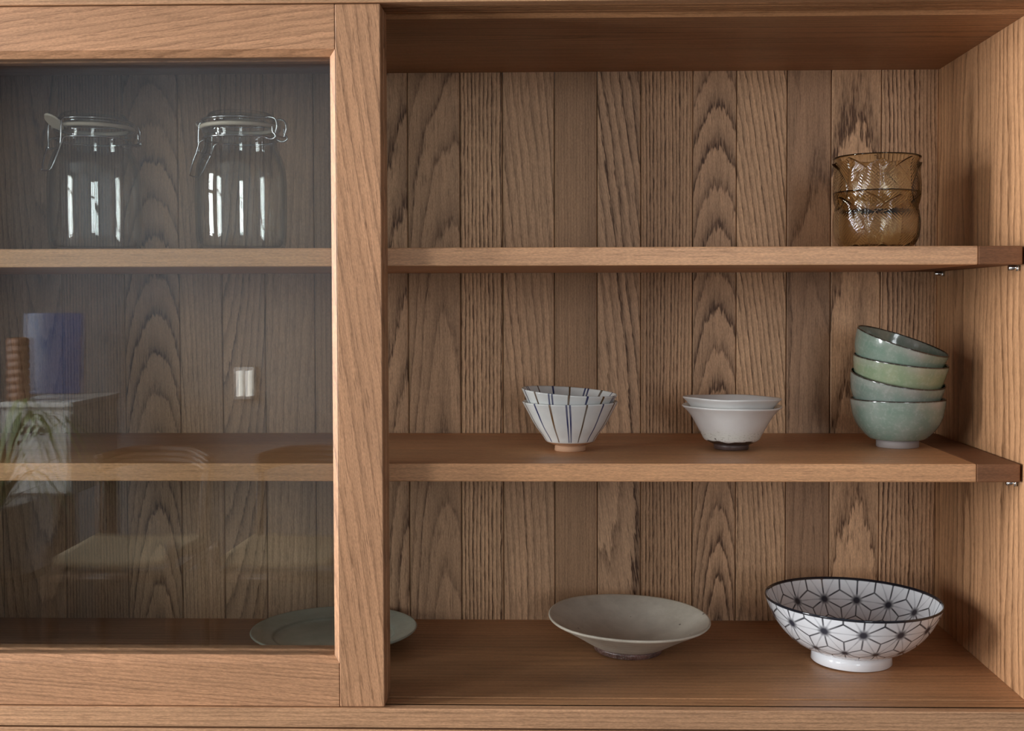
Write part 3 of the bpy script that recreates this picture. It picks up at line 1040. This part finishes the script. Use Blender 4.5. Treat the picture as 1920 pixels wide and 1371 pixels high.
# ---------------------------------------------------------------- amber tumblers
def amber_mesh(name, off):
    # base profile (radius, height), outer
    hp = np.array([0, 0.004, 0.012, 0.022, 0.034, 0.045, 0.053, 0.060, 0.066, 0.070])
    rp = np.array([0.036, 0.0405, 0.0450, 0.0475, 0.0482, 0.0474, 0.0468, 0.0480, 0.0504, 0.0526])
    h = np.linspace(0, 0.0695, 170)
    pr = np.array(smooth_path([(a, b, 0) for a, b in zip(rp, hp)], 12))
    r = np.interp(h, pr[:, 1], pr[:, 0])
    n = 840
    th = np.linspace(0, 2 * math.pi, n, endpoint=False)
    T, H = np.meshgrid(th, h)
    Rb = np.repeat(r[:, None], n, 1)

    def petals(count, phase, h0, h1, hw, amp):
        d = (T - phase + math.pi / count) % (2 * math.pi / count) - math.pi / count
        t = np.clip((H - h0) / (h1 - h0), 0, 1)
        shape = np.clip(np.sin(math.pi * t ** 0.85), 0, 1) ** 0.8
        w = hw * shape
        inside = np.clip((w - np.abs(d)) / 0.016, 0, 1)
        inside = inside * inside * (3 - 2 * inside)
        dome = np.sqrt(np.clip(1 - (d / np.maximum(w, 1e-3)) ** 2, 0, 1)) * inside
        ridge = np.sin(2 * math.pi * (H * 0.9 - np.abs(d) * 0.042) / 0.0036) * inside
        vein = np.exp(-(d / 0.03) ** 2) * inside
        return inside, amp * (0.55 * inside + 0.45 * dome) + 0.00010 * ridge - 0.0003 * vein
    i1, a1 = petals(4, off, 0.001, 0.0640, 0.76, 0.0042)
    i2, a2 = petals(4, off + math.pi / 4, 0.001, 0.0670, 0.76, 0.0022)
    rel = np.maximum(a1, a2)
    R = Rb + rel
    outer = np.stack([R * np.cos(T), R * np.sin(T), H], -1)
    # inner surface, smoother
    hin = np.linspace(0.0695, 0.006, 40)
    rin = np.interp(hin, pr[:, 1], pr[:, 0]) - 0.0022
    rin = np.r_[np.interp(0.0695, pr[:, 1], pr[:, 0]) - 0.0006, rin, rin[-1] * 0.6, 0.004]
    hin = np.r_[0.0705, hin, 0.005, 0.0048]
    Ri, Ti, Zi = lathe_arrays(np.stack([rin, hin], 1), n)
    inner = np.stack([Ri * np.cos(Ti), Ri * np.sin(Ti), Zi], -1)
    base = np.stack([0.02 * np.cos(th), 0.02 * np.sin(th), np.full(n, 0.0006)], -1)[None]
    P = np.concatenate([base, outer, inner], 0)
    return grid_mesh(name, P[..., 0], P[..., 1], P[..., 2])


M_AMBER = plain('amber_glass', c4(0.87, 0.795, 0.60), 0.015)
_b = M_AMBER.node_tree.nodes['Principled BSDF']
_b.inputs['Transmission Weight'].default_value = 1
_b.inputs['IOR'].default_value = 1.45
for q, (z, off, lab) in enumerate(((0.0, -1.25, 'amber pressed-glass tumbler with leaf relief standing on the top shelf, under its twin'),
                                   (0.0425, -1.72, 'amber leaf-relief glass tumbler nested in the mouth of its twin, upper of the two'))):
    me = amber_mesh('tumbler', off)
    o = link_mesh('glass_tumbler', me, M_AMBER)
    o.location = (0.3728, 0.12, 1.3425 + z)
    tag(o, lab, 'glass', 'amber glass tumblers')

# ---------------------------------------------------------------- clip-top jars
M_JAR = glass_thin('jar_glass', (0.985, 0.992, 0.988), 0.05, 0.0, (0.62, 0.66, 0.64))
M_RUBBER = plain('cream_rubber', c4(0.62, 0.52, 0.40), 0.5)
M_WIRE = plain('steel_wire', c4(0.62, 0.62, 0.62), 0.22, Metallic=1.0)


def jar_lathe(name, prof, mat, parent, n=96, step=0.002, closed=True):
    R, T, Z = lathe_arrays(resample(prof, step), n)
    return link_mesh(name, grid_mesh(name, R * np.cos(T), R * np.sin(T), Z, None, closed), mat, parent)


def wire(bm, pts, rad=0.0011, sub=5):
    add_tube(bm, smooth_path(pts, sub), rad, 8)


def clip_jar(loc, ang, label, lever_out):
    root = empty('clip_top_jar', loc, (0, 0, ang))
    tag(root, label, 'jar', 'clip-top glass jars behind the sliding door')
    body = [(0.006, 0.0035), (0.040, 0.0008), (0.047, 0.0008), (0.0525, 0.006), (0.0552, 0.020), (0.0562, 0.045), (0.0562, 0.085), (0.0545, 0.105),
            (0.0505, 0.120), (0.0462, 0.130), (0.0448, 0.136), (0.0446, 0.146), (0.0462, 0.1495), (0.0470, 0.1525), (0.0455, 0.1545),
            (0.0420, 0.1545), (0.0412, 0.150), (0.0415, 0.136), (0.0430, 0.129), (0.0475, 0.119), (0.0515, 0.105), (0.0532, 0.085), (0.0532, 0.045), (0.0520, 0.020), (0.048, 0.010), (0.038, 0.0075), (0.006, 0.009)]
    tag(jar_lathe('jar_body', body, M_JAR, root), 'clear glass body')
    lid = [(0.005, 0.1665), (0.030, 0.1660), (0.038, 0.1610), (0.044, 0.1590), (0.0468, 0.1600), (0.0470, 0.1650), (0.0440, 0.1668), (0.0415, 0.1700), (0.0385, 0.1742), (0.034, 0.1752), (0.030, 0.1725), (0.005, 0.1720)]
    tag(jar_lathe('lid', lid, M_JAR, root), 'clear glass lid')
    ring = [(0.0425, 0.1555), (0.0478, 0.1546), (0.0496, 0.1570), (0.0486, 0.1594), (0.0435, 0.1596), (0.0425, 0.1575), (0.0425, 0.1555)]
    rb = jar_lathe('rubber_gasket', ring, M_RUBBER, root, step=0.001, closed=False)
    bm = bmesh.new()                                   # the pull tab of the gasket, towards -x
    c = Vector((-0.0535, 0.0, 0.1575))
    tabp = [(c.x + 0.0105 * math.cos(a), 0.0125 * math.sin(a)) for a in np.linspace(0, 2 * PI, 24, endpoint=False)]
    add_prism(bm, [(x, y, 0.1545 + (x + 0.048) * -0.75) for x, y in tabp], [(x, y, 0.1570 + (x + 0.048) * -0.75) for x, y in tabp])
    tab = bm_obj('gasket_tab', bm, M_RUBBER, rb)
    # wire round the neck
    bm = bmesh.new()
    ringpts = [(0.0462 * math.cos(a), 0.0462 * math.sin(a), 0.1425) for a in np.linspace(0, 2 * PI, 49)]
    add_tube(bm, ringpts, 0.0011, 8, cap=False)
    ringpts = [(0.0475 * math.cos(a), 0.0475 * math.sin(a), 0.1652) for a in np.linspace(0, 2 * PI, 49)]
    add_tube(bm, ringpts, 0.0009, 8, cap=False)
    tag(bm_obj('neck_wire', bm, M_WIRE, root, True), 'steel neck wire')
    # hinge at +x: loops from the neck wire to the lid wire
    bm = bmesh.new()
    for s in (-1, 1):
        y = 0.013 * s
        wire(bm, [(0.0445, y, 0.1425), (0.052, y, 0.1395), (0.0585, y, 0.1415), (0.0585, y, 0.1455), (0.0555, y, 0.148), (0.0545, y, 0.156)])
        wire(bm, [(0.0560, y * 0.8, 0.1435), (0.0595, y * 0.8, 0.155), (0.0570, y * 0.8, 0.1645), (0.0475, y * 0.9, 0.1672), (0.042, y, 0.1660)])
    wire(bm, [(0.0585, -0.0131, 0.1435), (0.0588, 0.0, 0.1432), (0.0585, 0.0131, 0.1435)])
    tag(bm_obj('hinge_wire', bm, M_WIRE, root, True), 'steel hinge wire')
    # lever at -x
    bm = bmesh.new()
    L = lever_out
    for s in (-1, 1):
        y = 0.014 * s
        wire(bm, [(-0.0430, y, 0.1655), (-0.0500, y, 0.1640), (-0.0525, y, 0.156), (-0.0530, y, 0.142), (-0.0535, y * 0.9, 0.128)])
        wire(bm, [(-0.0440, y * 1.1, 0.1425), (-0.0505, y * 1.1, 0.140), (-0.0545, y * 1.05, 0.130), (-0.0545 - L * 0.6, y * 0.95, 0.113), (-0.0545 - L, y * 0.7, 0.1005)])
    wire(bm, [(-0.0545 - L, -0.0098, 0.1005), (-0.0552 - L, 0.0, 0.0995), (-0.0545 - L, 0.0098, 0.1005)])
    wire(bm, [(-0.0535, -0.0126, 0.128), (-0.0537, 0, 0.1275), (-0.0535, 0.0126, 0.128)])
    tag(bm_obj('lever_wire', bm, M_WIRE, root, True), 'steel lever wire')
    return root


clip_jar((-0.5985, 0.15, 1.3424), 0.95, 'clear clip-top jar farther from the door stile, its cream gasket tab at front left', 0.010)
clip_jar((-0.4125, 0.15, 1.3424), -0.33, 'clear clip-top jar nearest the door stile, its wire lever standing out to the left', 0.015)

# ---------------------------------------------------------------- across the room: what the panes mirror
M_DARKWOOD = plain('dark_walnut', c4(0.075, 0.042, 0.026), 0.4)


def cord_seat():
    n = NT('paper_cord')
    v = n.obj()
    x = n.xyz(v)
    a = n.m2('SINE', n.m2('MULTIPLY', n.m2('ADD', x[0], n.m2('MULTIPLY', x[1], 0.35)), 700.0))
    f = n.ramp(a, -1, 1, 0.6, 1.1)
    b = n.principled(n.mix(1.0, c4(0.25, 0.195, 0.12), n.comb(f, f, f), 'MULTIPLY'), 0.8)
    return n.m


M_CORD = cord_seat()


def chair(loc, rot, label):
    root = empty('dining_chair', loc, (0, 0, rot))
    tag(root, label, 'chair', 'dining chairs across the room')
    w, d, hs = 0.20, 0.19, 0.465
    bm = bmesh.new()
    N = 16
    vs = [[bm.verts.new(((-w + 2 * w * i / N) * (1 - 0.08 * j / N), -d + 2 * d * j / N,
                         hs - 0.012 * math.sin(PI * i / N) * (0.4 + 0.6 * j / N))) for j in range(N + 1)] for i in range(N + 1)]
    for i in range(N):
        for j in range(N):
            bm.faces.new((vs[i][j], vs[i + 1][j], vs[i + 1][j + 1], vs[i][j + 1]))
    s = bm_obj('seat', bm, M_CORD, root, True)
    md = s.modifiers.new('thickness', 'SOLIDIFY'); md.thickness = 0.025; md.offset = -1
    for sx in (-1, 1):
        bm = bmesh.new(); add_tube(bm, smooth_path([(sx * w, d, 0.0), (sx * w, d, 0.46), (sx * w * 0.98, d, 0.50)]), 0.017, 12)
        bm_obj('leg', bm, M_DARKWOOD, root, True)
        bm = bmesh.new(); add_tube(bm, smooth_path([(sx * w * 0.95, -d - 0.02, 0.0), (sx * w * 0.9, -d, 0.45), (sx * w * 0.95, -d - 0.05, 0.72)]), 0.017, 12)
        bm_obj('leg', bm, M_DARKWOOD, root, True)
    for a, b in (((-w, d), (w, d)), ((-w, -d), (w, -d)), ((-w, -d), (-w, d)), ((w, -d), (w, d))):
        bm = bmesh.new(); add_tube(bm, [(a[0] * 0.97, a[1], 0.40), (b[0] * 0.97, b[1], 0.40)], 0.013, 10)
        bm_obj('seat_rail', bm, M_DARKWOOD, root, True)
    bm = bmesh.new()
    pts = smooth_path([(-w * 1.0, -d - 0.02, 0.71), (-w * 0.6, -d - 0.085, 0.73), (0, -d - 0.105, 0.735), (w * 0.6, -d - 0.085, 0.73), (w, -d - 0.02, 0.71)])
    for dz in (-0.02, 0.0, 0.02):
        add_tube(bm, [(p[0], p[1], p[2] + dz) for p in pts], 0.014, 10)
    bm_obj('backrest', bm, M_DARKWOOD, root, True)
    return root


chair((-1.48, -2.64, 0), 0.0, 'dark wooden chair with a cord seat across the room, mirrored left in the glass')
chair((-0.93, -2.64, 0), 0.06, 'dark wooden chair with a cord seat across the room, mirrored beside the door stile')


def cupboard():
    root = empty('cupboard', (-2.17, -3.7, 0))
    tag(root, 'white cupboard with a dark slot handle on dark legs across the room', 'cupboard')
    mw = plain('white_lacquer', c4(0.62, 0.62, 0.60), 0.35)
    bm = bmesh.new(); add_box(bm, -0.14, 0.14, -0.25, 0.25, 0.50, 0.86, 0.004)
    bm_obj('carcass', bm, mw, root)
    bm = bmesh.new(); add_box(bm, -0.135, 0.135, 0.252, 0.268, 0.51, 0.83, 0.003)
    d = bm_obj('cupboard_door', bm, mw, root)
    bm = bmesh.new(); add_box(bm, -0.055, 0.045, 0.268, 0.276, 0.755, 0.785, 0.002)
    h = bm_obj('handle', bm, plain('black_metal', c4(0.02, 0.02, 0.022), 0.4), d)
    tag(h, 'black slot handle')
    bm = bmesh.new(); add_box(bm, -0.15, 0.15, -0.26, 0.28, 0.86, 0.88, 0.003)
    bm_obj('cupboard_top', bm, mw, root)
    for sx in (-1, 1):
        for sy in (-1, 1):
            bm = bmesh.new(); add_box(bm, sx * 0.12 - 0.018, sx * 0.12 + 0.018, sy * 0.22 - 0.018, sy * 0.22 + 0.018, 0.0, 0.50, 0.003)
            bm_obj('leg', bm, M_DARKWOOD, root)
    # dark blue glossy picture leaning on the wall above
    pr = empty('picture', (-2.285, -3.86, 0.8805), (0.10, 0, 0))
    tag(pr, 'dark blue glazed picture standing on the white cupboard', 'picture')
    bm = bmesh.new(); add_box(bm, -0.13, 0.13, 0.0, 0.012, 0.002, 0.36, 0.002)
    bm_obj('picture_panel', bm, plain('deep_blue_gloss', c4(0.04, 0.08, 0.20), 0.12), pr)


cupboard()


def plant():
    root = empty('potted_plant', (-1.45, -1.62, 0.0))
    tag(root, 'green strap-leaved plant on a tall stand, mirrored at the left edge of the glass', 'plant')
    bm = bmesh.new()
    for a in range(3):
        t = a * 2 * PI / 3
        add_tube(bm, [(0.16 * math.cos(t), 0.16 * math.sin(t), 0), (0.07 * math.cos(t), 0.07 * math.sin(t), 0.60)], 0.012, 10)
    add_tube(bm, [(0, 0, 0.60), (0, 0, 0.62)], 0.13, 32)
    bm_obj('plant_stand', bm, M_DARKWOOD, root)
    R, T, Z = lathe_arrays(resample([(0.01, 0.622), (0.075, 0.622), (0.095, 0.70), (0.10, 0.78), (0.092, 0.78), (0.085, 0.76), (0.01, 0.755)], 0.01), 48)
    link_mesh('pot', grid_mesh('pot', R * np.cos(T), R * np.sin(T), Z), plain('grey_pot', c4(0.2, 0.2, 0.2), 0.6), root)
    rnd = random.Random(4)
    bm = bmesh.new()
    for i in range(46):
        a = rnd.uniform(0, 2 * PI); L = rnd.uniform(0.16, 0.32); up = rnd.uniform(0.10, 0.34); w = rnd.uniform(0.007, 0.013)
        prev = None
        for s in range(9):
            t = s / 8
            rr = 0.02 + L * t
            z = 0.755 + up * math.sin(min(t * 1.25, 1.25) * PI * 0.62) - 0.16 * t * t
            p = Vector((rr * math.cos(a), rr * math.sin(a), z))
            side = Vector((-math.sin(a), math.cos(a), 0)) * w * (1 - t ** 2.2)
            cur = (bm.verts.new(p - side), bm.verts.new(p + side + Vector((0, 0, 0.002))))
            if prev: bm.faces.new((prev[0], cur[0], cur[1], prev[1]))
            prev = cur
    n = NT('leaf_green')
    f = n.ramp(n.noise(n.obj(), 14, 2), 0.3, 0.7)
    n.principled(n.mix(f, c4(0.09, 0.19, 0.04), c4(0.30, 0.38, 0.12)), 0.4)
    bm_obj('foliage', bm, n.m, root, True)


plant()


def vase_and_lamp():
    prof = [(0.006, 0.0), (0.040, 0.0)]
    for k in range(8):
        z = 0.004 + k * 0.032
        prof += [(0.041, z), (0.046, z + 0.008), (0.046, z + 0.022), (0.041, z + 0.030)]
    prof += [(0.034, 0.262), (0.034, 0.250), (0.006, 0.245)]
    R, T, Z = lathe_arrays(np.array(prof), 48)
    o = link_mesh('ribbed_vase', grid_mesh('ribbed_vase', R * np.cos(T), R * np.sin(T), Z), plain('brown_stoneware', c4(0.22, 0.10, 0.055), 0.4))
    o.location = (-2.275, -3.53, 0.8802)
    tag(o, 'brown ribbed vase standing on the white cupboard beside the blue picture', 'vase')
    root = empty('wall_lamp', (-1.55, BY, 0.90))
    tag(root, 'small wall lamp with two lit tubes across the room', 'lamp')
    bm = bmesh.new()
    add_box(bm, -0.05, 0.05, 0.0, 0.02, -0.08, 0.08, 0.003)
    add_box(bm, -0.04, 0.04, 0.02, 0.05, -0.075, -0.06, 0.002)
    bm_obj('bracket', bm, M_WIRE, root)
    n = NT('lit_tube')
    e = n.new('ShaderNodeEmission'); e.inputs[0].default_value = c4(1.0, 0.97, 0.9); e.inputs[1].default_value = 3.5
    n.link(e.outputs[0], n.out.inputs[0])
    for x in (-0.022, 0.022):
        bm = bmesh.new(); add_tube(bm, [(x, 0.035, -0.06), (x, 0.035, 0.06)], 0.010, 12)
        bm_obj('tube', bm, n.m, root, True)


vase_and_lamp()
